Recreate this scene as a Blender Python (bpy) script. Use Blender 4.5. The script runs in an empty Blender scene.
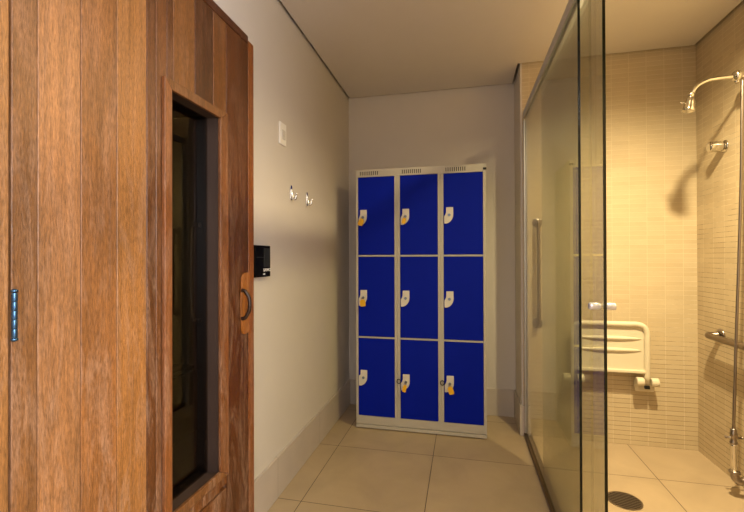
import bpy, bmesh, math, random
from mathutils import Vector, Matrix
from math import pi, sin, cos, radians

sc = bpy.context.scene
C = sc.collection
random.seed(7)

# ------------------------------------------------------------------ camera
F_PX = 403.144
yaw, pitch, roll = radians(12.7715), radians(0.2677), radians(-0.1672)
H_CAM = 1.1958
fw = Vector((-sin(yaw)*cos(pitch), cos(yaw)*cos(pitch), sin(pitch)))
R0 = Vector((cos(yaw), sin(yaw), 0)); U0 = R0.cross(fw)
Rv = R0*cos(roll) + U0*sin(roll); Uv = U0*cos(roll) - R0*sin(roll)
cd = bpy.data.cameras.new('camera'); cam = bpy.data.objects.new('camera', cd); C.objects.link(cam)
m3 = Matrix((Rv, Uv, -fw)).transposed()
cam.matrix_world = Matrix.Translation((0, 0, H_CAM)) @ m3.to_4x4()
cd.sensor_fit = 'HORIZONTAL'; cd.sensor_width = 36.0; cd.lens = F_PX/744*36.0
cd.clip_start = 0.01; cd.clip_end = 60
sc.camera = cam

# ------------------------------------------------------------------ light and exposure
w = bpy.data.worlds.new('world'); sc.world = w; w.use_nodes = True
w.node_tree.nodes['Background'].inputs[0].default_value = (0.75, 0.85, 1.0, 1)
w.node_tree.nodes['Background'].inputs[1].default_value = 0.6

def lamp(name, typ, loc, power, color, rot=(0, 0, 0), **kw):
    d = bpy.data.lights.new(name, typ); d.energy = power; d.color = color
    for k, v in kw.items(): setattr(d, k, v)
    o = bpy.data.objects.new(name, d); o.location = loc; o.rotation_euler = rot; C.objects.link(o); return o

# shower downlight (its shadows fix its place), added fill spot behind the camera, daylight from an unseen window behind the camera
SHOWER = (0.89, 1.71, 2.475)
lamp('shower_lamp_light', 'SPOT', SHOWER, 330, (1.0, 0.79, 0.44), (0, 0, 0), spot_size=radians(160), spot_blend=1.0, shadow_soft_size=0.035)
lamp('entry_fill_light', 'SPOT', (0.05, -0.55, 2.475), 40, (1.0, 0.95, 0.90), (0, 0, 0), spot_size=radians(165), spot_blend=0.6, shadow_soft_size=0.06)
lamp('window_daylight', 'AREA', (1.405, -.75, 1.55), 84, (0.95, 0.95, 1.0), (radians(90), 0, radians(90)), shape='RECTANGLE', size=1.15, size_y=1.15)

sc.view_settings.view_transform = 'Standard'; sc.view_settings.look = 'None'
sc.view_settings.gamma = 1.0; sc.view_settings.use_curve_mapping = False
sc.view_settings.exposure = 0.12
sc.cycles.max_bounces = 10; sc.cycles.transparent_max_bounces = 16

# ------------------------------------------------------------------ materials
def lin(c):
    if isinstance(c, str):
        c = c.lstrip('#'); c = [int(c[i:i+2], 16)/255 for i in (0, 2, 4)]
    return tuple(((v+.055)/1.055)**2.4 if v > .04045 else v/12.92 for v in c)+(1,)

def new_mat(name):
    m = bpy.data.materials.new(name); m.use_nodes = True
    return m, m.node_tree.nodes, m.node_tree.links, m.node_tree.nodes['Principled BSDF']

def mat(name, col, rough=.5, metal=0., bump=0., bscale=200., spec=.5, var=0.04):
    m, N, L, b = new_mat(name)
    tc = N.new('ShaderNodeTexCoord'); no = N.new('ShaderNodeTexNoise'); no.inputs['Scale'].default_value = 9; no.inputs['Detail'].default_value = 5
    L.new(tc.outputs['Object'], no.inputs['Vector'])
    mr = N.new('ShaderNodeMapRange'); mr.inputs['To Min'].default_value = 1-var; mr.inputs['To Max'].default_value = 1+var
    L.new(no.outputs['Fac'], mr.inputs['Value'])
    mx = N.new('ShaderNodeVectorMath'); mx.operation = 'SCALE'; mx.inputs[0].default_value = lin(col)[:3]
    L.new(mr.outputs[0], mx.inputs['Scale']); L.new(mx.outputs[0], b.inputs['Base Color'])
    b.inputs['Roughness'].default_value = rough; b.inputs['Metallic'].default_value = metal
    b.inputs['Specular IOR Level'].default_value = spec
    if bump:
        n2 = N.new('ShaderNodeTexNoise'); n2.inputs['Scale'].default_value = bscale; L.new(tc.outputs['Object'], n2.inputs['Vector'])
        bp = N.new('ShaderNodeBump'); bp.inputs['Strength'].default_value = bump; bp.inputs['Distance'].default_value = .002
        L.new(n2.outputs['Fac'], bp.inputs['Height']); L.new(bp.outputs[0], b.inputs['Normal'])
    return m

def wood_mat(name='varnished_wood', axis='Z'):
    """long-grained varnished wood; every plank's own tone comes from the 'tone' attribute (rgb = colour, a = grain offset)"""
    m, N, L, b = new_mat(name)
    at = N.new('ShaderNodeAttribute'); at.attribute_name = 'tone'
    tc = N.new('ShaderNodeTexCoord')
    off = N.new('ShaderNodeVectorMath'); off.operation = 'ADD'; L.new(tc.outputs['Object'], off.inputs[0])
    cmb = N.new('ShaderNodeCombineXYZ'); ml = N.new('ShaderNodeMath'); ml.operation = 'MULTIPLY'; ml.inputs[1].default_value = 37.
    L.new(at.outputs['Alpha'], ml.inputs[0]); L.new(ml.outputs[0], cmb.inputs[0]); L.new(ml.outputs[0], cmb.inputs[2]); L.new(cmb.outputs[0], off.inputs[1])
    def noise(sc3, scale, detail, dist=0., rough=.6):
        mp = N.new('ShaderNodeMapping'); mp.inputs['Scale'].default_value = sc3; L.new(off.outputs[0], mp.inputs['Vector'])
        n = N.new('ShaderNodeTexNoise'); n.inputs['Scale'].default_value = scale; n.inputs['Detail'].default_value = detail
        n.inputs['Distortion'].default_value = dist; n.inputs['Roughness'].default_value = rough
        L.new(mp.outputs[0], n.inputs['Vector']); return n
    lo = (1, 1, .035) if axis == 'Z' else (1, .035, 1)
    mid = (1, 1, .1) if axis == 'Z' else (1, .1, 1)
    g1 = noise(lo, 70, 6, .8); g2 = noise((1, 1, .16) if axis == 'Z' else (1, .16, 1), 330, 5, .2, .7); g3 = noise((1, 1, .25), 7, 4, .5); g4 = noise((1, 1, .16), 20, 10, 1.2, .78)
    def mapr(src, a, c, lo_, hi_):
        r = N.new('ShaderNodeMapRange'); r.inputs[1].default_value = a; r.inputs[2].default_value = c; r.inputs[3].default_value = lo_; r.inputs[4].default_value = hi_
        L.new(src, r.inputs[0]); return r.outputs[0]
    def mul(a, c):
        n = N.new('ShaderNodeMath'); n.operation = 'MULTIPLY'; L.new(a, n.inputs[0]); L.new(c, n.inputs[1]); return n.outputs[0]
    f = mul(mul(mapr(g1.outputs['Fac'], .3, .7, .74, 1.2), mapr(g2.outputs['Fac'], .3, .7, .52, 1.34)), mapr(g3.outputs['Fac'], .3, .7, .80, 1.2))
    sclr = N.new('ShaderNodeVectorMath'); sclr.operation = 'SCALE'; L.new(at.outputs['Color'], sclr.inputs[0]); L.new(f, sclr.inputs['Scale'])
    # worn, pale scuffs in the varnish, more of them low down where feet and water reach
    sep = N.new('ShaderNodeSeparateXYZ'); L.new(tc.outputs['Object'], sep.inputs[0])
    hz = mapr(sep.outputs[2], .3, 1.9, .52, .12)
    wn = mul(mapr(g4.outputs['Fac'], .47, .62, 0., 1.), mapr(g2.outputs['Fac'], .35, .6, .25, 1.))
    fac = mul(wn, hz)
    mx = N.new('ShaderNodeMix'); mx.data_type = 'RGBA'; L.new(fac, mx.inputs[0]); L.new(sclr.outputs[0], mx.inputs[6]); mx.inputs[7].default_value = lin('#bd9a80')
    L.new(mx.outputs[2], b.inputs['Base Color'])
    L.new(mapr(g4.outputs['Fac'], .3, .7, .30, .55), b.inputs['Roughness'])
    bp = N.new('ShaderNodeBump'); bp.inputs['Strength'].default_value = .6; bp.inputs['Distance'].default_value = .002
    L.new(g2.outputs['Fac'], bp.inputs['Height']); L.new(bp.outputs[0], b.inputs['Normal'])
    return m

def tile_mat(name, c1, c2, mortar, bw, rh, ms, loc=(0, 0, 0), rot=(0, 0, 0), rough=.4, mott=.12, bump=.4, grout_var=None, mscale=5., mz=1.5):
    m, N, L, b = new_mat(name)
    tc = N.new('ShaderNodeTexCoord'); mp = N.new('ShaderNodeMapping'); mp.vector_type = 'POINT'
    mp.inputs['Rotation'].default_value = rot
    mp0 = N.new('ShaderNodeVectorMath'); mp0.operation = 'SUBTRACT'; mp0.inputs[1].default_value = loc
    L.new(tc.outputs['Object'], mp0.inputs[0]); L.new(mp0.outputs[0], mp.inputs['Vector'])
    br = N.new('ShaderNodeTexBrick'); br.offset = 0; br.squash = 1; L.new(mp.outputs[0], br.inputs['Vector'])
    br.inputs['Scale'].default_value = 1; br.inputs['Brick Width'].default_value = bw; br.inputs['Row Height'].default_value = rh
    br.inputs['Mortar Size'].default_value = ms; br.inputs['Mortar Smooth'].default_value = .15; br.inputs['Bias'].default_value = 0
    br.inputs['Color1'].default_value = lin(c1); br.inputs['Color2'].default_value = lin(c2); br.inputs['Mortar'].default_value = lin(mortar)
    no = N.new('ShaderNodeTexNoise'); no.inputs['Scale'].default_value = mscale; no.inputs['Detail'].default_value = 8; no.inputs['Roughness'].default_value = .6
    no.inputs['Distortion'].default_value = .6
    L.new(tc.outputs['Object'], no.inputs['Vector'])
    mr = N.new('ShaderNodeMapRange'); mr.inputs[1].default_value = .3; mr.inputs[2].default_value = .7; mr.inputs[3].default_value = 1-mott; mr.inputs[4].default_value = 1+mott
    L.new(no.outputs['Fac'], mr.inputs[0])
    src = br.outputs['Color']
    if grout_var:      # grout: pale where clean, dark where mould has settled (lower down, in patches)
        sep = N.new('ShaderNodeSeparateXYZ'); L.new(tc.outputs['Object'], sep.inputs[0])
        n3 = N.new('ShaderNodeTexNoise'); n3.inputs['Scale'].default_value = 8; n3.inputs['Detail'].default_value = 8; n3.inputs['Roughness'].default_value = .7; L.new(tc.outputs['Object'], n3.inputs['Vector'])
        a = N.new('ShaderNodeMapRange'); a.inputs[1].default_value = .2; a.inputs[2].default_value = mz; a.inputs[3].default_value = .5; a.inputs[4].default_value = -.2
        L.new(sep.outputs[2], a.inputs[0])
        s = N.new('ShaderNodeMath'); s.operation = 'ADD'; L.new(a.outputs[0], s.inputs[0]); L.new(n3.outputs['Fac'], s.inputs[1])
        r = N.new('ShaderNodeMapRange'); r.inputs[1].default_value = .62; r.inputs[2].default_value = .84; L.new(s.outputs[0], r.inputs[0])
        mg = N.new('ShaderNodeMix'); mg.data_type = 'RGBA'; mg.inputs[6].default_value = lin(mortar); mg.inputs[7].default_value = lin(grout_var); L.new(r.outputs[0], mg.inputs[0])
        b2 = N.new('ShaderNodeTexBrick'); b2.offset = 0; L.new(mp.outputs[0], b2.inputs['Vector'])
        b2.inputs['Scale'].default_value = 1; b2.inputs['Brick Width'].default_value = 50; b2.inputs['Row Height'].default_value = rh
        b2.inputs['Mortar Size'].default_value = ms*.9; b2.inputs['Mortar Smooth'].default_value = .2
        fm = N.new('ShaderNodeMath'); fm.operation = 'MULTIPLY'; L.new(b2.outputs['Fac'], fm.inputs[0]); L.new(r.outputs[0], fm.inputs[1])
        mh = N.new('ShaderNodeMix'); mh.data_type = 'RGBA'; L.new(fm.outputs[0], mh.inputs[0]); L.new(br.outputs['Color'], mh.inputs[6]); mh.inputs[7].default_value = lin(grout_var)
        src = mh.outputs[2]
    sc_ = N.new('ShaderNodeVectorMath'); sc_.operation = 'SCALE'; L.new(src, sc_.inputs[0]); L.new(mr.outputs[0], sc_.inputs['Scale'])
    L.new(sc_.outputs[0], b.inputs['Base Color'])
    b.inputs['Roughness'].default_value = rough
    inv = N.new('ShaderNodeMath'); inv.operation = 'SUBTRACT'; inv.inputs[0].default_value = 1; L.new(br.outputs['Fac'], inv.inputs[1])
    bp = N.new('ShaderNodeBump'); bp.inputs['Strength'].default_value = bump; bp.inputs['Distance'].default_value = .002
    L.new(inv.outputs[0], bp.inputs['Height']); L.new(bp.outputs[0], b.inputs['Normal'])
    return m

def glass_mat(name, tint, boost=1.0):
    """clear sheet glass: straight-through transmission plus Fresnel mirror on each face"""
    m, N, L, b = new_mat(name); N.remove(b)
    tr = N.new('ShaderNodeBsdfTransparent'); tr.inputs[0].default_value = tint+(1,)
    gl = N.new('ShaderNodeBsdfGlossy'); gl.inputs['Roughness'].default_value = 0.0; gl.inputs['Color'].default_value = (1, 1, 1, 1)
    fr = N.new('ShaderNodeFresnel'); ge = N.new('ShaderNodeNewGeometry')
    ior = N.new('ShaderNodeMapRange'); ior.inputs[3].default_value = 1.52; ior.inputs[4].default_value = 1/1.52
    L.new(ge.outputs['Backfacing'], ior.inputs[0]); L.new(ior.outputs[0], fr.inputs['IOR'])
    ml = N.new('ShaderNodeMath'); ml.operation = 'MULTIPLY'; ml.inputs[1].default_value = boost; ml.use_clamp = True; L.new(fr.outputs[0], ml.inputs[0])
    mx = N.new('ShaderNodeMixShader'); L.new(ml.outputs[0], mx.inputs[0]); L.new(tr.outputs[0], mx.inputs[1]); L.new(gl.outputs[0], mx.inputs[2])
    L.new(mx.outputs[0], N['Material Output'].inputs['Surface'])
    return m

def emit_mat(name, col, st):
    m, N, L, b = new_mat(name)
    b.inputs['Base Color'].default_value = lin(col); b.inputs['Emission Color'].default_value = lin(col); b.inputs['Emission Strength'].default_value = st
    return m

M = dict(
    paint=mat('warm_grey_paint', '#cbc4bc', .75, bump=.12, bscale=350, var=.02),
    ceil=mat('ceiling_paint', '#d3ccc6', .8, var=.02),
    gap=mat('painted_gap_shade', '#2c241d', .9),  # dark colour stands in for the shade inside the ceiling gap
    floor=tile_mat('porcelain_floor_tile', '#aa967a', '#af9b7f', '#2f2418', .6, .6, .0018, loc=(-.7826, 2.4616-6, 0), rough=.38, mott=.09, bump=.5, mscale=3.5),
    skirt_y=tile_mat('porcelain_skirting', '#beb3aa', '#baafa6', '#8b8073', .6, 1., .0012, loc=(0, 2.4616-6, -.5), rot=(0, 0, -pi/2), rough=.4, mott=.05, bump=.3),
    skirt=mat('porcelain_skirting_plain', '#bab0a6', .4, var=.05),
    mosaic_x=tile_mat('stacked_mosaic_tile', '#c3b395', '#bdac8d', '#d8cbb2', .1, .029, .0011, loc=(.036, 0, 0), rot=(-pi/2, 0, 0), rough=.35, mott=.05, bump=.6, grout_var='#6b4f33'),
    mosaic_y=tile_mat('stacked_mosaic_tile_side', '#c3b191', '#b9a686', '#d6c9ac', .1, .029, .0011, loc=(0, .01, 0), rot=(-pi/2, pi/2, 0), rough=.35, mott=.07, bump=.6, grout_var='#46301c', mz=3.6),
    wood=wood_mat(),
    woody=wood_mat('varnished_wood_along', 'Y'),
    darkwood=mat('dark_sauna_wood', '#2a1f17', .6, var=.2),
    darkgap=mat('black_gap', '#140c07', .9),
    stop=mat('aged_grey_stop', '#3f3028', .45, bump=.3, var=.2),
    brown=mat('old_dark_wood', '#2c170a', .4, bump=.3, var=.2),
    glass=glass_mat('shower_glass', (.81, .82, .775), .85),
    glass_edge=mat('glass_edge', '#04100c', .15),
    saunaglass=glass_mat('sauna_glass', (.62, .58, .52), .7),
    alu=mat('satin_aluminium', '#c2c2c6', .42, .7, var=.03),
    track=mat('bronze_aluminium', '#6f5a48', .28, .9, var=.1),
    satin=mat('satin_chrome', '#dcdcdc', .22, 1., var=.0),
    rocker=mat('rocker_plastic', '#d2cec6', .35, var=.01),
    chrome=mat('chrome', '#d8d4cc', .08, 1., var=.0),
    steel=mat('brushed_steel', '#9a9089', .28, 1., var=.05),
    blusteel=mat('blued_steel', '#47698c', .3, .9, var=.1),
    rubber=mat('black_rubber', '#101010', .5),
    blue=mat('blue_enamel', '#00199e', .55, bump=.05, bscale=500, var=.04, spec=.1),
    lgrey=mat('light_grey_enamel', '#b9b4a8', .4, var=.02),
    slot=mat('dark_slot', '#15130f', .8),
    hasp=mat('ivory_plastic', '#d8d2c6', .35, var=.03),
    lock=mat('lock_metal', '#7d8ca0', .3, .8),
    yellow=mat('yellow_tag', '#eab413', .45, var=.06),
    seat=mat('cream_plastic', '#d6ccb4', .35, var=.03),
    white=mat('white_plastic', '#efece6', .3, var=.01),
    pearl=mat('pearl_knob', '#e4e6f2', .12, .35, var=.01),
    black=mat('black_gloss', '#060606', .5, var=.0, spec=.1),
    blackm=mat('black_matt', '#1c211f', .5, var=.0),
    print=mat('white_print', '#e8e8e8', .5, var=.0),
    lampglow=emit_mat('lamp_glow', '#ffe2b0', 6.),
)

# ------------------------------------------------------------------ mesh helpers
class MB:
    def __init__(s): s.bm = bmesh.new(); s.tone = s.bm.loops.layers.float_color.new('tone'); s.mi = 0; s.mats = []
    def use(s, m):
        if m not in s.mats: s.mats.append(m)
        s.mi = s.mats.index(m); return s
    def _fin(s, faces, tone=None):
        for f in faces:
            f.material_index = s.mi
            if tone:
                for l in f.loops: l[s.tone] = tone
    def _cap(s, before, tone=None):
        s._fin([f for f in s.bm.faces if f not in before], tone)
    def box(s, x0, x1, y0, y1, z0, z1, bev=0., tone=None, seg=2):
        t = bmesh.new(); bmesh.ops.create_cube(t, size=1)
        for v in t.verts: v.co = Vector(((x0+x1)/2+v.co.x*(x1-x0), (y0+y1)/2+v.co.y*(y1-y0), (z0+z1)/2+v.co.z*(z1-z0)))
        if bev: bmesh.ops.bevel(t, geom=t.edges[:], offset=bev, segments=seg, affect='EDGES', profile=.5)
        s._merge(t, tone); return s
    def _merge(s, t, tone=None, mtx=None):
        mp = {}
        for v in t.verts: mp[v] = s.bm.verts.new(mtx @ v.co if mtx else v.co)
        fs = []
        for f in t.faces:
            try: nf = s.bm.faces.new([mp[v] for v in f.verts])
            except ValueError: continue
            nf.smooth = f.smooth; fs.append(nf)
        s._fin(fs, tone); t.free()
    def cyl(s, p0, p1, r, r1=None, seg=20, bev=0.):
        p0, p1 = Vector(p0), Vector(p1); d = p1-p0; r1 = r if r1 is None else r1
        t = bmesh.new(); bmesh.ops.create_cone(t, cap_ends=True, segments=seg, radius1=r, radius2=r1, depth=d.length)
        if bev:
            es = [e for e in t.edges if len([f for f in e.link_faces if len(f.verts) > 4]) == 1]
            bmesh.ops.bevel(t, geom=es, offset=bev, segments=3, affect='EDGES', profile=.5)
        for f in t.faces: f.smooth = len(f.verts) <= 4
        q = Vector((0, 0, 1)).rotation_difference(d.normalized()).to_matrix().to_4x4()
        s._merge(t, None, Matrix.Translation((p0+p1)/2) @ q); return s
    def tube(s, pts, r, seg=12, smooth=True, n=8, cap=True):
        pts = [Vector(p) for p in pts]
        if smooth and len(pts) > 2:
            out = []
            P = [pts[0]*2-pts[1]]+pts+[pts[-1]*2-pts[-2]]
            for i in range(1, len(P)-2):
                for k in range(n):
                    t = k/n; a, b, c, d = P[i-1], P[i], P[i+1], P[i+2]
                    out.append(.5*((2*b)+(c-a)*t+(2*a-5*b+4*c-d)*t*t+(3*b-a-3*c+d)*t**3))
            pts = out+[pts[-1]]
        rings = []; up = None
        for i, p in enumerate(pts):
            tg = (pts[min(i+1, len(pts)-1)]-pts[max(i-1, 0)]).normalized()
            if up is None:
                up = tg.orthogonal().normalized()
            up = (up-tg*up.dot(tg)).normalized(); sd = tg.cross(up)
            rr = r(i/(len(pts)-1)) if callable(r) else r
            rings.append([s.bm.verts.new(p+(up*cos(2*pi*k/seg)+sd*sin(2*pi*k/seg))*rr) for k in range(seg)])
        fs = []
        for a, b in zip(rings, rings[1:]):
            for k in range(seg):
                f = s.bm.faces.new((a[k], a[(k+1) % seg], b[(k+1) % seg], b[k])); f.smooth = True; fs.append(f)
        if cap: fs += [s.bm.faces.new(rings[0][::-1]), s.bm.faces.new(rings[-1])]
        s._fin(fs); return s
    def lathe(s, prof, p0, axis, seg=28):
        """prof = [(radius, distance along axis)]"""
        p0 = Vector(p0); ax = Vector(axis).normalized(); u = ax.orthogonal().normalized(); v = ax.cross(u)
        rings = [[s.bm.verts.new(p0+ax*h+(u*cos(2*pi*k/seg)+v*sin(2*pi*k/seg))*max(r, 1e-5)) for k in range(seg)] for r, h in prof]
        fs = []
        for a, b in zip(rings, rings[1:]):
            for k in range(seg):
                f = s.bm.faces.new((a[k], a[(k+1) % seg], b[(k+1) % seg], b[k])); f.smooth = True; fs.append(f)
        fs += [s.bm.faces.new(rings[0][::-1]), s.bm.faces.new(rings[-1])]
        s._fin(fs); return s
    def prism(s, poly, fn, d0, d1, tone=None, bev=0.):
        """extrude a 2D outline; fn(a, b, d) -> point"""
        t = bmesh.new()
        a = [t.verts.new(fn(u, v, d0)) for u, v in poly]; b = [t.verts.new(fn(u, v, d1)) for u, v in poly]
        n = len(poly); t.faces.new(a); t.faces.new(b[::-1])
        for i in range(n): t.faces.new((a[i], b[i], b[(i+1) % n], a[(i+1) % n]))
        bmesh.ops.recalc_face_normals(t, faces=t.faces[:])
        if bev: bmesh.ops.bevel(t, geom=t.edges[:], offset=bev, segments=2, affect='EDGES', profile=.5)
        s._merge(t, tone); return s
    def build(s, name, m=None, parent=None):
        bmesh.ops.recalc_face_normals(s.bm, faces=s.bm.faces[:])
        me = bpy.data.meshes.new(name); s.bm.to_mesh(me); s.bm.free()
        for q in (s.mats or [m]): me.materials.append(q)
        o = bpy.data.objects.new(name, me); C.objects.link(o)
        if parent: o.parent = parent; o.matrix_parent_inverse = Matrix.Translation(-parent.location)
        return o

def tag(o, label=None, cat=None, group=None, kind=None):
    if label: o['label'] = label
    if cat: o['category'] = cat
    if group: o['group'] = group
    if kind: o['kind'] = kind
    return o
def empty(name, loc=(0, 0, 0)):
    o = bpy.data.objects.new(name, None); o.location = loc; o.empty_display_size = .05; C.objects.link(o); return o

# ------------------------------------------------------------------ room constants
XL, XR, YB, YS, PX, H = -.918, 1.411, 3.195, 2.878, .379, 2.5026
XD = -.86                       # face of the sauna door
Y0 = -1.6                       # wall behind the camera
HT = H+.05
S = 'structure'
T = .12

# ------------------------------------------------------------------ room shell
tag(MB().box(XL-T, XR+T, Y0-T, YB+T, -.08, 0).build('floor', M['floor']), 'beige porcelain tile floor of the changing area and shower', 'floor', kind=S)
g = MB()
g.use(M['ceil']).box(XL+.017, PX-.017, Y0+.017, YB-.017, H, H+.014)
g.box(PX-.017, XR-.017, Y0+.017, YS-.017, H, H+.014)
g.use(M['gap']).box(XL-T, XR+T, Y0-T, YB+T, HT, HT+.08)
tag(g.build('ceiling'), 'plain off-white ceiling with a dark shadow gap along the walls', 'ceiling', kind=S)

g = MB().use(M['paint'])                                            # left wall with the sauna doorway
OY0, OY1, OZ = .635, 1.475, 2.07
g.box(XL-T, XL, Y0-T, OY0, 0, HT); g.box(XL-T, XL, OY1, YB+T, 0, HT); g.box(XL-T, XL, OY0, OY1, OZ, HT)
tag(g.build('wall_left'), 'light grey painted wall holding the wooden sauna door', 'wall', kind=S)
tag(MB().box(XL, PX+.0, YB, YB+T, 0, HT).build('wall_back', M['paint']), 'grey painted wall behind the blue lockers', 'wall', kind=S)
g = MB()                                                             # shower back wall; its left end is the painted return
g.use(M['mosaic_x']).box(PX+.012, XR, YS, YB+T, 0, HT)
g.use(M['paint']).box(PX, PX+.012, YS, YB+T, 0, HT)
tag(g.build('wall_shower'), 'shower back wall in narrow beige stacked mosaic tiles', 'wall', kind=S)
tag(MB().box(XR, XR+T, .45, YB+T, 0, HT).build('wall_right', M['mosaic_y']), 'shower side wall in narrow beige tiles with darkened grout', 'wall', kind=S)
g = MB().use(M['paint'])                                            # entry side wall behind the camera; unseen window placed so daylight reaches the left wall
g.box(XR, XR+T, Y0-T, -1.35, 0, HT); g.box(XR, XR+T, -.15, .45, 0, HT); g.box(XR, XR+T, -1.35, -.15, 0, .95); g.box(XR, XR+T, -1.35, -.15, 2.15, HT)
tag(g.build('wall_entry'), 'painted entry side wall with the window', 'wall', kind=S)
tag(MB().box(XL-T, XR+T, Y0-T, Y0, 0, HT).build('wall_front', M['paint']), 'grey painted wall opposite the lockers', 'wall', kind=S)
wn = empty('window_1', (XR+.06, -.75, .95))
g = MB().use(M['alu'])
for a, b, c, d in ((-1.35, -1.305, .95, 2.15), (-.195, -.15, .95, 2.15), (-1.305, -.195, .95, .995), (-1.305, -.195, 2.105, 2.15), (-.77, -.73, .995, 2.105)):
    g.box(XR+.03, XR+.07, a, b, c, d)
g.build('window_frame', None, wn)
tag(wn, 'unseen aluminium framed window in the entry side wall', 'window', kind=S)
tag(MB().box(PX, XR, .45, .55, 0, HT).build('wall_shower_front', M['mosaic_x']), 'tiled wall closing the near end of the shower', 'wall', kind=S)

# skirtings
def skirt(name, args, m, label):
    o = MB(); o.box(*args, bev=.0015); return tag(o.build(name, m), label, 'baseboard', kind=S)
skirt('baseboard_left', (XL, XL+.012, 1.56, YB-.013, 0, .202), M['skirt_y'], 'tall porcelain skirting along the left wall past the sauna door')
skirt('baseboard_left_near', (XL, XL+.012, Y0, .44, 0, .202), M['skirt_y'], 'tall porcelain skirting on the left wall before the sauna door')
skirt('baseboard_back', (XL, PX-.013, YB-.012, YB, 0, .202), M['skirt'], 'tall porcelain skirting under the grey wall behind the lockers')
g = MB().use(M['skirt']); g.box(PX-.012, PX, YS-.0, YB, 0, .202, bev=.0015); g.box(PX-.012, .398, YS-.012, YS, 0, .202, bev=.0015)
tag(g.build('baseboard_pillar'), 'porcelain skirting wrapping the corner beside the shower glass', 'baseboard', kind=S)

# ------------------------------------------------------------------ sauna: dark room seen through the door's window
sx0 = -2.3
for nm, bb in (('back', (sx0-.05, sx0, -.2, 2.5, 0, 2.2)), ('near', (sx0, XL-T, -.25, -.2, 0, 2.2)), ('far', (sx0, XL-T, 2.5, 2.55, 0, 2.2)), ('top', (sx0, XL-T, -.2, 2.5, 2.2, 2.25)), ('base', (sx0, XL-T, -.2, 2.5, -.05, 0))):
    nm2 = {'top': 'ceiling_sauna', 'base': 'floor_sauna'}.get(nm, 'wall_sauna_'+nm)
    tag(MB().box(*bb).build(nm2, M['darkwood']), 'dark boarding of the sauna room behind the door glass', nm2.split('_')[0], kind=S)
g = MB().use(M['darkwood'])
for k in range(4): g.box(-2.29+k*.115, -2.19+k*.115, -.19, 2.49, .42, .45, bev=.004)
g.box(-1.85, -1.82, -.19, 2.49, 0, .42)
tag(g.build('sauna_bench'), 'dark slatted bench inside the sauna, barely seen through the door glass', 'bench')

# ------------------------------------------------------------------ sauna door frame
def tone(c, a): return lin(c)[:3]+(a,)
WY0, WY1, WZ0, WZ1 = 1.034, 1.300, .418, 1.713      # window hole in the door leaf
tr = empty('trim_1', (XL, .53, 0))
g = MB(); g.box(XL, XD-.001, .33, .47, 0, 2.109, bev=.003, tone=tone('#99703f', .13)); g.box(XL, XD-.001, .472, .6085, 0, 2.109, bev=.003, tone=tone('#96683a', .7))
g.build('jamb', M['wood'], tr)
g = MB(); g.box(XL, XD, 1.5035, 1.546, 0, 2.093, bev=.003, tone=tone('#7e4517', .42)); g.build('jamb', M['wood'], tr)
g = MB(); g.box(XL, XD, .606, 1.5025, 2.077, 2.110, bev=.003, tone=tone('#4c230c', .9)); g.build('head_rail', M['woody'], tr)
tag(tr, 'varnished wooden frame around the sauna door', 'door frame', kind=S)

# ------------------------------------------------------------------ sauna door
door = empty('door_1', (XD-.02, .61, 0))
g = MB()
X0, X1 = XD-.020, XD
full = [(.612, .6605, '#7d542f'), (.662, .7575, '#986a42'), (.759, .8565, '#8a5b32'), (.858, .9555, '#9b6938'), (.957, .9910, '#5f381b'), (.9920, WY0, '#6c4222')]
k = 0
def plank(y0, y1, z0, z1, c, mt='wood'):
    global k; k += 1
    g.box(X0, X1, y0, y1, z0, z1, bev=.0014, tone=tone(c, (k*.37) % 1), seg=1)
for a, b, c in full: plank(a, b, .004, 2.074, c)
for a, b, c in [(WY0+.001, 1.062, '#5c3517'), (1.0635, 1.163, '#764a22'), (1.1645, 1.263, '#4d2a11'), (1.2645, 1.343, '#6b3f19')]: plank(a, b, WZ1, 2.074, c)
plank(WY1, 1.343, .36, WZ1-.001, '#6e3d17')
plank(1.3445, 1.5005, .004, 2.074, '#552b0d')
for a, b, c in [(WY0+.001, 1.18, '#6d401c'), (1.1815, 1.343, '#6d3f1a')]: plank(a, b, .004, .345, c)
plank(WY0+.001, WY1-.001, .352, WZ0, '#70411b')
g.build('door_panel', M['wood'], door)
g = MB().use(M['darkgap'])                                            # core of the leaf, seen only in the grooves
cx0, cx1 = XD-.050, XD-.0205
g.box(cx0, cx1, .613, WY0, .005, 2.072); g.box(cx0, cx1, WY1, 1.499, .005, 2.072); g.box(cx0, cx1, WY0, WY1, WZ1, 2.072); g.box(cx0, cx1, WY0, WY1, .005, WZ0)
g.build('door_core', None, door)
fr = empty('window_frame', (0, 0, 0)); bpy.data.objects.remove(fr)
def mitre(g, x0, x1, yo0, yo1, zo0, zo1, w, t1, t2):
    """four mitred mouldings round a rectangle"""
    o = [(yo0, zo0), (yo1, zo0), (yo1, zo1), (yo0, zo1)]; i = [(yo0+w, zo0+w), (yo1-w*1.55, zo0+w), (yo1-w*1.55, zo1-w), (yo0+w, zo1-w)]
    for q in range(4):
        r = (q+1) % 4
        g.prism([o[q], o[r], i[r], i[q]], lambda a, b, d: Vector((d, a, b)), x0, x1, tone=(t1 if q % 2 == 0 else t2), bev=.0025)
g = MB(); mitre(g, XD+.0005, XD+.013, 1.012, 1.338, .400, 1.731, .031, tone('#744a26', .2), tone('#7c4a24', .55))
wf = g.build('window_frame', M['wood'], door)
g = MB().use(M['stop'])                                               # grey inner stop around the pane
e = .008
g.box(XD-.056, XD-.0005, WY0+.0005, WY0+e, WZ0+.0005, WZ1-.0005); g.box(XD-.056, XD-.0005, WY1-e, WY1-.0005, WZ0+.0005, WZ1-.0005)
g.box(XD-.056, XD-.0005, WY0+e, WY1-e, WZ0+.0005, WZ0+e); g.box(XD-.056, XD-.0005, WY0+e, WY1-e, WZ1-e, WZ1-.0005)
g.build('window_stop', None, wf)
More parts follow.
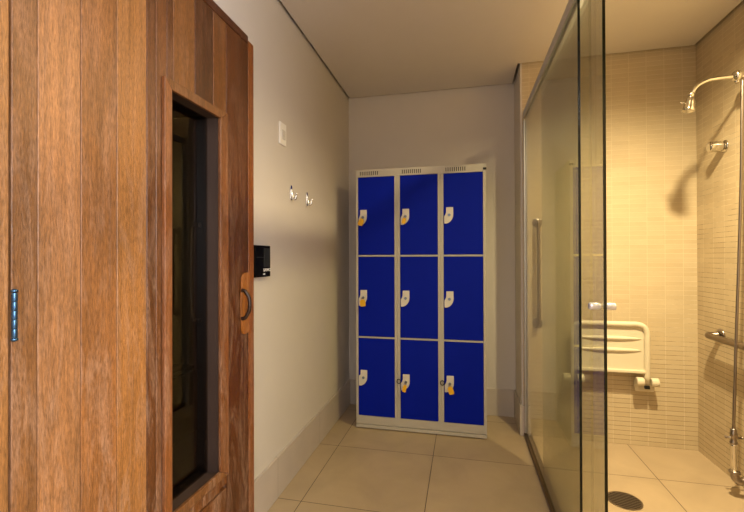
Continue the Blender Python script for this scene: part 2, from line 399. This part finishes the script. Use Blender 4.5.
MB().box(XD-.050, XD-.044, WY0+e, WY1-e, WZ0+e, WZ1-e).build('pane', M['saunaglass'], wf)
# wavy carved back plate with a D-shaped pull
def cat2(pts, n=6):
    P = [Vector((a, b, 0)) for a, b in pts]; out = []; L_ = len(P)
    for i in range(L_):
        a, b, c, d = P[i-1], P[i], P[(i+1) % L_], P[(i+2) % L_]
        for q in range(n):
            t = q/n; v = .5*((2*b)+(c-a)*t+(2*a-5*b+4*c-d)*t*t+(3*b-a-3*c+d)*t**3); out.append((v.x, v.y))
    return out
g = MB()
poly = cat2([(1.447, 1.128), (1.494, 1.134), (1.492, 1.08), (1.488, 1.045), (1.499, .99), (1.490, .945), (1.496, .905), (1.474, .893), (1.444, .901), (1.437, .96), (1.432, 1.01), (1.438, 1.07)])
g.prism(poly, lambda a, b, d: Vector((d, a, b)), XD+.0005, XD+.008, tone=tone('#96591c', .33), bev=.0015)
hd = g.build('handle', M['wood'], door)
g = MB(); hx = XD+.008
g.tube([(hx, 1.436, 1.070), (hx+.014, 1.437, 1.066), (hx+.028, 1.440, 1.042), (hx+.032, 1.440, 1.014), (hx+.028, 1.440, .987), (hx+.014, 1.437, .962), (hx, 1.436, .958)], .0075, n=6)
g.build('pull', M['brown'], hd)
g = MB().use(M['blusteel'])
for q in range(5): g.cyl((XD+.005, .6135, 1.042+q*.0176), (XD+.005, .6135, 1.0590+q*.0176), .0050, bev=.0004, seg=16)
g.lathe([(.002, 0), (.0065, .002), (.0055, .006), (.001, .008)], (XD+.005, .6135, 1.1296), (0, 0, 1), 14)
g.lathe([(.002, 0), (.0065, .002), (.0055, .006), (.001, .008)], (XD+.005, .6135, 1.0422), (0, 0, -1), 14)
g.build('hinge', None, door)
g = MB().use(M['rubber'])
g.tube([(XD-.052, 1.262, 1.315), (XD-.085, 1.262, 1.30), (XD-.09, 1.262, 1.14), (XD-.085, 1.262, .99), (XD-.052, 1.262, .975)], .009, n=6)
g.build('inner_handle', None, door)
tag(door, 'varnished plank sauna door with a tall narrow glass window', 'door', kind=S)

# ------------------------------------------------------------------ things on the left wall
sw = empty('light_switch', (XL, 1.95, 1.84))
g = MB(); g.box(XL, XL+.009, 1.900, 1.975, 1.783, 1.897, bev=.003); g.build('switch_plate', M['white'], sw)
for z in (1.848, 1.823):
    g = MB(); g.box(XL+.0092, XL+.014, 1.920, 1.955, z-.0115, z+.0115, bev=.0015); g.build('rocker', M['rocker'], sw)
tag(sw, 'white double light switch high on the left wall above the hooks', 'switch')

cb = empty('control_box', (XL, 1.73, 1.18))
by0, by1, bz0, bz1, bx = 1.615, 1.758, 1.110, 1.254, XL+.026
g = MB(); g.box(XL, bx, by0, by1, bz0, bz1, bev=.003); g.build('housing', M['black'], cb)
g = MB(); g.box(bx, bx+.0015, by0+.078, by1-.012, bz0+.045, bz1-.012, bev=.0005); g.build('display', M['blackm'], cb)
g = MB(); g.box(bx, bx+.0012, by0+.012, by0+.076, bz1-.056, bz1-.052); g.build('button_row', M['blackm'], cb)
def text(name, body, size, loc, parent, m, rot, ext=.0004, sx=1.):
    cu = bpy.data.curves.new(name, 'FONT'); cu.body = body; cu.size = size; cu.extrude = ext; cu.align_x = 'CENTER'; cu.align_y = 'CENTER'; cu.offset = size*.02
    cu.materials.append(m); t = bpy.data.objects.new(name, cu); C.objects.link(t)
    bpy.context.view_layer.update()
    me = bpy.data.meshes.new_from_object(t.evaluated_get(bpy.context.evaluated_depsgraph_get())); bpy.data.objects.remove(t)
    o = bpy.data.objects.new(name, me); C.objects.link(o); o.location = loc; o.rotation_euler = rot; o.scale = (sx, 1, 1)
    o.parent = parent; o.matrix_parent_inverse = Matrix.Translation(-parent.location); return o
# reads towards +X: text x axis runs along +Y
text('lettering', 'SAWO', .019, (bx+.0012, by0+.107, bz0+.031), cb, M['print'], (pi/2, 0, pi/2), sx=1.25)
text('lettering', 'a.nt', .013, (bx+.0012, by0+.078, bz0+.014), cb, M['print'], (pi/2, 0, pi/2))
tag(cb, 'black sauna control box with white lettering beside the sauna door', 'control panel')

def hook(y, z, label):
    h = empty('wall_hook', (XL, y, z))
    poly = cat2([(-.009, .038), (.009, .038), (.013, .0), (.011, -.036), (-.011, -.036), (-.013, 0)], 4)
    g = MB(); g.prism(poly, lambda a, b, d: Vector((d, y+a, z+b)), XL, XL+.006, bev=.0015); g.build('hook_plate', M['satin'], h)
    g = MB(); g.tube([(XL+.005, y, z+.022), (XL+.010, y, z-.015), (XL+.017, y, z-.035), (XL+.028, y, z-.030), (XL+.034, y, z-.008)], lambda t: .0045+.003*sin(pi*t), n=6)
    g.lathe([(.001, -.006), (.005, -.0045), (.0062, 0), (.005, .0045), (.001, .006)], (XL+.0345, y, z-.006), (.3, 0, 1), 14)
    g.build('prong', M['satin'], h)
    tag(h, label, 'hook', 'chrome coat hooks on the left wall')
hook(2.045, 1.551, 'chrome wall hook nearer the light switch and sauna door')
hook(2.272, 1.550, 'chrome wall hook nearer the blue lockers')

# ------------------------------------------------------------------ locker bank
YF = 2.7545; LX0, LX1, LZ = -.7405, .147, 1.816
lk = empty('locker_bank', ((LX0+LX1)/2, YF+.2, 0))
cols = [(-.724, -.466), (-.425, -.169), (-.129, .127)]
rows = [(.090, .632), (.646, 1.203), (1.217, 1.763)]
g = MB().use(M['lgrey'])
yb = 3.17
g.box(LX0, LX1, YF, YF+.012, 0.032, rows[0][0]-.0015)
g.box(LX0, LX1, YF, YF+.012, rows[2][1]+.0015, LZ)
g.box(LX0, LX0+.0155, YF, YF+.012, rows[0][0]-.0015, rows[2][1]+.0015); g.box(cols[2][1]+.0015, LX1, YF, YF+.012, rows[0][0]-.0015, rows[2][1]+.0015)
for a, b in ((cols[0][1], cols[1][0]), (cols[1][1], cols[2][0])):
    mid = (a+b)/2
    g.box(a+.0015, mid-.0008, YF, YF+.012, rows[0][0]-.0015, rows[2][1]+.0015); g.box(mid+.0008, b-.0015, YF, YF+.012, rows[0][0]-.0015, rows[2][1]+.0015)
for (a, b) in cols:
    for z in (.639, 1.210): g.box(a-.0015, b+.0015, YF, YF+.012, z-.0055, z+.0055)
g.box(LX0, LX0+.002, YF+.012, yb, .0, LZ); g.box(LX1-.002, LX1, YF+.012, yb, 0, LZ); g.box(LX0+.002, LX1-.002, YF+.012, yb, LZ-.002, LZ); g.box(LX0+.002, LX1-.002, yb-.002, yb, 0, LZ-.002)
for x in (-.4455, -.149): g.box(x-.001, x+.001, YF+.020, yb-.002, .03, LZ-.002)
g.build('cabinet', None, lk)
g = MB().use(M['lgrey']); g.box(LX0, LX1, YF-.003, YF+.012, .006, .028, bev=.001); g.build('plinth', None, lk)
for (a, b) in cols:
    g = MB().use(M['slot']); x0 = a+.014
    for q in range(10): g.box(x0+q*.0138, x0+q*.0138+.0055, YF-.0006, YF+.0, 1.776, 1.803)
    g.build('vent', None, lk)
g = MB().use(M['rubber']); g.box(.128, .150, YF-.007, YF, 1.776, 1.790, bev=.002); g.build('corner_clip', None, lk)

def hasp_poly(x, z, closed):
    """curved ivory hasp: upright top, sweeping to the door's left edge at the foot"""
    o = [(x+.014, z), (x+.060, z), (x+.061, z-.045)]
    for q in range(1, 7):
        t = q/6*pi/2; o.append((x+.008+.053*cos(t), z-.047-.063*sin(t)))
    o += [(x+.001, z-.108), (x+.0005, z-.062)]
    o += [(x+.008, z-.050), (x+.0135, z-.034)] if not closed else [(x+.001, z-.04), (x+.013, z-.034)]
    return o
places = {}
HZ = [(.409, .396, .404), (.970, .970, .970), (1.533, 1.532, 1.534)]

for ci, (a, b) in enumerate(cols):
    for ri, (z0, z1) in enumerate(rows):
        g = MB(); g.box(a, b, YF+.001, YF+.018, z0, z1, bev=.0012, seg=1)
        d = g.build('door', M['blue'], lk)
        hz = HZ[ri][ci]
        g = MB(); g.prism(hasp_poly(a+.003, hz, ri == 0 and ci == 0), lambda u, v, dd: Vector((u, dd, v)), YF-.008, YF+.0005, bev=.0015)
        h = g.build('hasp', M['hasp'], d)
        g = MB(); g.cyl((a+.037, YF-.0135, hz-.052), (a+.037, YF-.008, hz-.052), .0095, bev=.0015)
        g.use(M['slot']).box(a+.0362, a+.0378, YF-.0139, YF-.0134, hz-.058, hz-.046)
        g.mats = [M['lock'], M['slot']]
        for f in g.bm.faces: f.material_index = 0 if len(g.bm.faces) else 0
        o = g.build('lock', None, h)
        places[(ci, ri)] = (a, hz)
        if ri == 0 and ci > 0:
            g = MB().use(M['rubber'])
            pts = [(a-.012+.013*cos(t), YF-.006, hz-.050+.015*sin(t)) for t in [q*2*pi/14 for q in range(15)]]
            g.tube(pts, .0028, smooth=False, seg=8, cap=False); g.build('latch_ring', None, h)
tag(lk, 'tall steel locker bank with nine blue doors and grey frame', 'lockers')

def key(ci, ri, ang, size, label):
    a, hz = places[(ci, ri)]; x, z = a+.037, hz-.052
    kx = empty('locker_key', (x, YF-.016, z))
    g = MB().use(M['steel']); g.box(x-.001, x+.001, YF-.034, YF-.0142, z-.009, z+.009, bev=.0004); g.build('key_bow', None, kx)
    g = MB().use(M['steel']); g.tube([(x+.008*sin(t), YF-.0300+.003*cos(t), z-.010+.009*cos(t)) for t in [q*2*pi/14 for q in range(15)]], .0011, smooth=False, seg=6, cap=False); g.build('key_ring', None, kx)
    w_, l = size; pts = []
    base = [(-w_*.28, 0), (w_*.28, 0), (w_*.5, -l*.25), (w_*.5, -l*.85), (w_*.38, -l), (-w_*.38, -l), (-w_*.5, -l*.85), (-w_*.5, -l*.25)]
    for u, v in base: pts.append((x+u*cos(ang)-v*sin(ang), z-.012+u*sin(ang)+v*cos(ang)))
    g = MB(); g.prism(pts, lambda u, v, dd: Vector((u, dd, v)), YF-.034, YF-.030, bev=.0008); g.build('tag', M['yellow'], kx)
    tag(kx, label, 'key', 'keys with yellow tags in the locker doors')
key(0, 2, -.35, (.036, .050), 'key with yellow tag in the top door of the column nearest the wall hooks')
key(1, 2, -.30, (.027, .042), 'key with yellow tag in the top door of the middle column')
key(0, 1, .10, (.040, .048), 'key with wide yellow tag in the middle-row door by the wall hooks')
key(1, 0, -.22, (.025, .050), 'narrow yellow-tagged key in the bottom door of the middle column')
key(2, 0, .30, (.034, .052), 'yellow-tagged key tilted right in the bottom door nearest the shower glass')

# ------------------------------------------------------------------ shower enclosure
XG = .4057
sg = empty('shower_screen', (XG, 2.2, 0))
GY1, GY0 = 2.8700, 1.5680                                          # fixed pane
SX = .428; SY0, SY1 = 1.378, 2.385                                 # sliding pane
def pane(x, y0, y1, z0, z1, name, parent, th=.008):
    g = MB().use(M['glass']).box(x-th/2, x+th/2, y0+.0012, y1, z0, z1)
    g.use(M['glass_edge']).box(x-th/2-.0002, x+th/2+.0002, y0-.0012, y0+.0010, z0, z1)
    return g.build(name, None, parent)
pane(XG, GY0, GY1, .022, 2.125, 'fixed_pane', sg)
g = MB().use(M['alu'])
g.box(XG-.012, XG+.012, .552, 2.866, 2.144, 2.172, bev=.0015); g.box(XG-.012, XG-.0085, .552, 2.866, 2.126, 2.144); g.box(XG+.0085, XG+.012, .552, 2.866, 2.126, 2.144)
g.build('head_rail', None, sg)
g = MB().use(M['alu']); g.box(XG-.009, XG-.0045, 2.836, YS-.0005, 0.03, 2.117); g.box(XG+.0045, XG+.009, 2.836, YS-.0005, .03, 2.117); g.box(XG-.0045, XG+.0045, 2.871, YS-.0005, .03, 2.117)
g.box(XG-.012, XG+.012, 2.834, YS-.0005, .03, .10, bev=.001) if False else None
g.build('wall_channel', None, sg)
g = MB().use(M['track']); g.box(XG-.014, XG+.034, .552, 2.866, .0005, .012, bev=.001)
g.box(XG-.014, XG-.0045, .552, 2.866, .012, .021, bev=.001); g.box(XG+.0045, XG+.017, .552, 2.866, .012, .021, bev=.001); g.box(XG+.028, XG+.034, .552, 2.866, .012, .021, bev=.001)
g.build('floor_track', None, sg)
tag(sg, 'fixed clear glass shower screen with aluminium head rail and floor track', 'shower screen')
sd = empty('sliding_door', (SX, 1.85, .02))
pane(SX, SY0, SY1, .016, 2.175, 'glass_pane', sd)
g = MB().use(M['pearl'])
ky, kz = 1.408, 1.040
for s_ in (1, -1): g.lathe([(.007, 0), (.0095, .001), (.0095, .004), (.0112, .006), (.0118, .008), (.0118, .031), (.0100, .034), (.004, .0345)], (SX+.0042*s_, ky, kz), (s_, 0, 0))
g.build('knob', None, sd)
tag(sd, 'sliding clear glass shower door pushed back behind the fixed screen', 'shower door')

# ------------------------------------------------------------------ shower fittings
gb = empty('grab_bar', (.482, YS, 1.09))
for z in (1.428, .757):
    g = MB(); g.lathe([(.033, 0), (.033, .004), (.030, .008), (.012, .009)], (.482, YS, z), (0, -1, 0)); g.build('flange', M['steel'], gb)
g = MB(); g.tube([(.482, YS-.008, 1.428), (.482, YS-.035, 1.426), (.482, YS-.052, 1.405), (.482, YS-.052, 1.09), (.482, YS-.052, .780), (.482, YS-.035, .759), (.482, YS-.008, .757)], .0115, n=6)
g.build('bar', M['steel'], gb)
tag(gb, 'upright steel grab bar on the tiled wall behind the fixed glass', 'grab bar')

M['rail'] = mat('worn_steel', '#85786c', .33, 1., var=.08)
rl = empty('handrail', (XR, 2.3, .77))
ry, rz, rx = 2.645, .752, XR-.058
g = MB(); g.lathe([(.036, 0), (.036, .004), (.032, .009), (.016, .010)], (XR, ry, rz+.005), (-1, 0, 0)); g.build('flange', M['steel'], rl)
g = MB(); g.tube([(XR-.009, ry, rz+.005), (XR-.040, ry+.012, rz), (rx+.012, ry+.022, rz-.002), (rx, ry+.004, rz-.002), (rx, ry-.06, rz-.002), (rx, 2.2, rz-.002), (rx, 1.75, rz-.002), (rx+.03, 1.70, rz), (XR-.009, 1.70, rz+.005)], .0180, n=6, seg=16)
g.build('bar', M['rail'], rl)
g = MB(); g.lathe([(.036, 0), (.036, .004), (.032, .009), (.016, .010)], (XR, 1.70, rz+.005), (-1, 0, 0)); g.build('flange', M['steel'], rl)
tag(rl, 'horizontal steel handrail on the shower side wall', 'handrail')

vk = empty('shower_valve', (XR, 2.605, 1.807))
vy, vz = 2.600, 1.807
g = MB(); g.lathe([(.034, 0), (.034, .004), (.028, .010), (.020, .012)], (XR, vy, vz), (-1, 0, 0)); g.build('flange', M['chrome'], vk)
g = MB(); g.lathe([(.020, .012), (.027, .016), (.029, .022), (.029, .070), (.026, .078), (.018, .081)], (XR, vy, vz), (-1, 0, 0), 12); g.build('knob', M['chrome'], vk)
tag(vk, 'round chrome valve knob on the side wall below the shower arm', 'valve')

# shower arm, head and riser hose
sh = empty('shower_rose', (XR, 2.35, 2.09))
sy = 2.35; cbx = 1.328
g = MB(); g.lathe([(.028, 0), (.028, .004), (.022, .012), (.010, .014)], (XR, sy, 2.088), (-1, 0, 0))
g.tube([(XR-.012, sy, 2.088), (1.37, sy, 2.090), (1.30, sy, 2.092), (1.250, sy, 2.091), (1.200, sy, 2.084), (1.155, sy, 2.058), (1.131, sy, 2.018)], .0095, n=8, seg=16)
g.build('shower_arm', M['chrome'], sh)
g = MB(); g.lathe([(.010, -.020), (.020, -.015), (.027, -.008), (.029, 0), (.027, .008), (.018, .014), (.010, .020)], (cbx, sy, 2.094), (1, 0, 0))
g.lathe([(.007, 0), (.012, .003), (.012, .018), (.009, .022)], (cbx, sy, 2.080), (0, 0, -1)); g.build('diverter', M['chrome'], sh)
g = MB(); ax = Vector((-.17, 0, -1)).normalized(); p = Vector((1.131, sy, 2.022))
g.lathe([(.0095, -.008), (.013, -.004), (.013, .010), (.010, .014), (.0125, .018), (.0180, .025), (.0200, .042), (.0235, .062), (.0270, .076), (.0280, .085), (.0255, .089), (.022, .084), (.002, .083)], p, ax)
g.build('bell', M['chrome'], sh)
q0 = p+ax*.045+Vector((-.018, 0, 0))
g = MB(); g.tube([q0, q0+Vector((-.018, 0, .003))], .003, smooth=False); g.lathe([(.002, 0), (.006, .002), (.006, .007), (.002, .009)], q0+Vector((-.016, 0, .003)), (-1, 0, .15), 14); g.build('lever', M['chrome'], sh)
tag(sh, 'chrome bell shower head on a curved arm from the side wall', 'shower head')

hs = empty('shower_riser', (1.31, 2.35, .1))
g = MB(); g.tube([(1.352, sy, 2.078), (1.3505, sy, 2.00), (1.343, sy, 1.58), (1.330, sy, 1.15), (1.317, sy, .783), (1.308, sy, .486), (1.303, sy, .30)], .0068, n=6, seg=12)
g.build('hose', M['steel'], hs)
g = MB(); g.lathe([(.009, 0), (.0135, .004), (.0135, .020), (.016, .024), (.016, .040), (.0125, .044), (.0125, .062), (.017, .066), (.017, .074), (.014, .078)], (1.304, sy, .345), (-.01, 0, -1), 16)
g.tube([(1.338, sy, .300), (1.272, sy, .300)], .0045, smooth=False)
g.lathe([(.002, 0), (.0075, .003), (.0075, .008), (.002, .011)], (1.334, sy, .300), (1, 0, 0), 14); g.lathe([(.002, 0), (.0075, .003), (.0075, .008), (.002, .011)], (1.276, sy, .300), (-1, 0, 0), 14)
g.build('clamp', M['steel'], hs)
g = MB(); g.tube([(1.304, sy, .272), (1.304, sy, .200), (1.306, sy, .135)], .0150, n=6, seg=16); g.build('bottom_tube', M['chrome'], hs)
g = MB(); g.lathe([(.020, 0), (.024, .004), (.024, .012), (.018, .016)], (1.306, sy, .138), (0, 0, -1), 20)
g.tube([(1.306, sy, .128), (1.310, sy, .100), (1.330, sy, .086), (1.358, sy, .092), (1.384, sy, .100), (XR-.006, sy, .102)], .0185, n=6, seg=16)
g.lathe([(.034, 0), (.034, .005), (.024, .010), (.018, .011)], (XR, sy, .102), (-1, 0, 0)); g.build('elbow', M['steel'], hs)
tag(hs, 'slim metal shower hose running down to an elbow near the floor', 'shower hose')

# folded shower seat
st = empty('folding_shower_bench', (.87, YS, .42))
yf = 2.806
fx0, fx1, zt, zh = .684, 1.104, .778, .415
r = .055
g = MB(); g.tube([(fx0, yf+.004, zh), (fx0, yf, zt-r-.05), (fx0, yf, zt-r), (fx0+r*.29, yf, zt-r*.29), (fx0+r, yf, zt), (fx0+r+.05, yf, zt), (fx1-r-.05, yf, zt), (fx1-r, yf, zt), (fx1-r*.29, yf, zt-r*.29), (fx1, yf, zt-r), (fx1, yf, zt-r-.05), (fx1, yf+.004, zh)], .0170, n=6, seg=16)
g.build('frame', M['seat'], st)
g = MB().use(M['seat']); xa, xb, za, zb = fx0+.010, fx1-.012, .482, zt-.012
g.box(xa, xb, yf+.004, yf+.014, za, zb, bev=.003)
g.box(xa, xb, yf-.014, yf+.014, za-.006, za+.014, bev=.005)
pn = g.build('seat_panel', None, st)
for z, x1_ in ((.688, xb-.018), (.615, xb-.018)):
    g = MB(); pts = []
    nn = 20
    g.tube([(xa+.02+(x1_-xa-.02)*q/nn, yf+.004, z) for q in range(nn+1)], lambda t: .0015+.0125*(sin(pi*min(1, max(0, t)))**.5), smooth=False, seg=10)
    g.build('ridge', M['seat'], pn)
for hx_ in (fx0, fx1):
    g = MB(); g.box(hx_-.055, hx_+.055, YS-.044, YS, zh-.062, zh+.000, bev=.012, seg=3)
    g.box(hx_-.016, hx_+.016, yf+.010, YS-.044, zh-.020, zh+.006, bev=.003); g.build('wall_bracket', M['seat'], st)
    for s_ in (-1, 1):
        g = MB(); g.cyl((hx_+s_*.019, yf, zh+.010), (hx_+s_*.062, yf, zh+.010), .0265, bev=.006, seg=28); g.build('hub', M['seat'], st)
    g = MB().use(M['rubber']); g.box(hx_-.014, hx_+.014, yf-.006, yf+.012, zh-.034, zh-.016, bev=.002); g.build('stop_block', None, st)
tag(st, 'cream fold-up shower seat folded against the tiled back wall', 'shower seat')

# floor drain
dr = empty('floor_drain', (.766, 2.208, 0)); dx, dy, rd = .766, 2.208, .078
g = MB().use(M['slot']); g.lathe([(rd-.004, 0), (rd-.004, .001)], (dx, dy, .0004), (0, 0, 1), 40); g.build('drain_well', None, dr)
g = MB().use(M['steel'])
ring = 48; A = []
for rr, zz in ((rd, .0004), (rd, .003), (rd-.008, .003), (rd-.008, .0016)):
    A.append([g.bm.verts.new((dx+rr*cos(2*pi*q/ring), dy+rr*sin(2*pi*q/ring), zz)) for q in range(ring)])
for a_, b_ in zip(A, A[1:]):
    for q in range(ring):
        g.bm.faces.new((a_[q], a_[(q+1) % ring], b_[(q+1) % ring], b_[q]))
g.build('rim', None, dr)
g = MB().use(M['steel'])
ang = radians(-12)
for q in range(-4, 5):
    off = q*.0150; hl = math.sqrt(max(0, (rd-.007)**2-off**2))
    u = Vector((cos(ang), sin(ang), 0)); v = Vector((-sin(ang), cos(ang), 0)); c0 = Vector((dx, dy, 0))+v*off
    poly = [(-hl, -.0037), (hl, -.0037), (hl, .0037), (-hl, .0037)]
    g.prism(poly, lambda a_, b_, d_: c0+u*a_+v*b_+Vector((0, 0, d_)), .0015, .0028)
g.build('grate', None, dr)
tag(dr, 'round slotted metal floor drain in the shower floor', 'drain')

# ceiling downlights above the frame: the shower's, and one added for the entry fill
def downlight(x, y, label):
    o = empty('ceiling_lamp', (x, y, H))
    g = MB().use(M['white']); g.lathe([(.055, 0), (.055, .005), (.042, .007), (.040, .002)], (x, y, H), (0, 0, -1)); g.build('bezel', None, o)
    g = MB(); g.lathe([(.036, 0), (.034, .0015)], (x, y, H-.0072), (0, 0, -1)); g.build('lens', M['lampglow'], o)
    tag(o, label, 'ceiling lamp')
downlight(SHOWER[0], SHOWER[1], 'round downlight in the shower ceiling')
downlight(.05, -.55, 'added round downlight for the fill light in the unseen entry area')
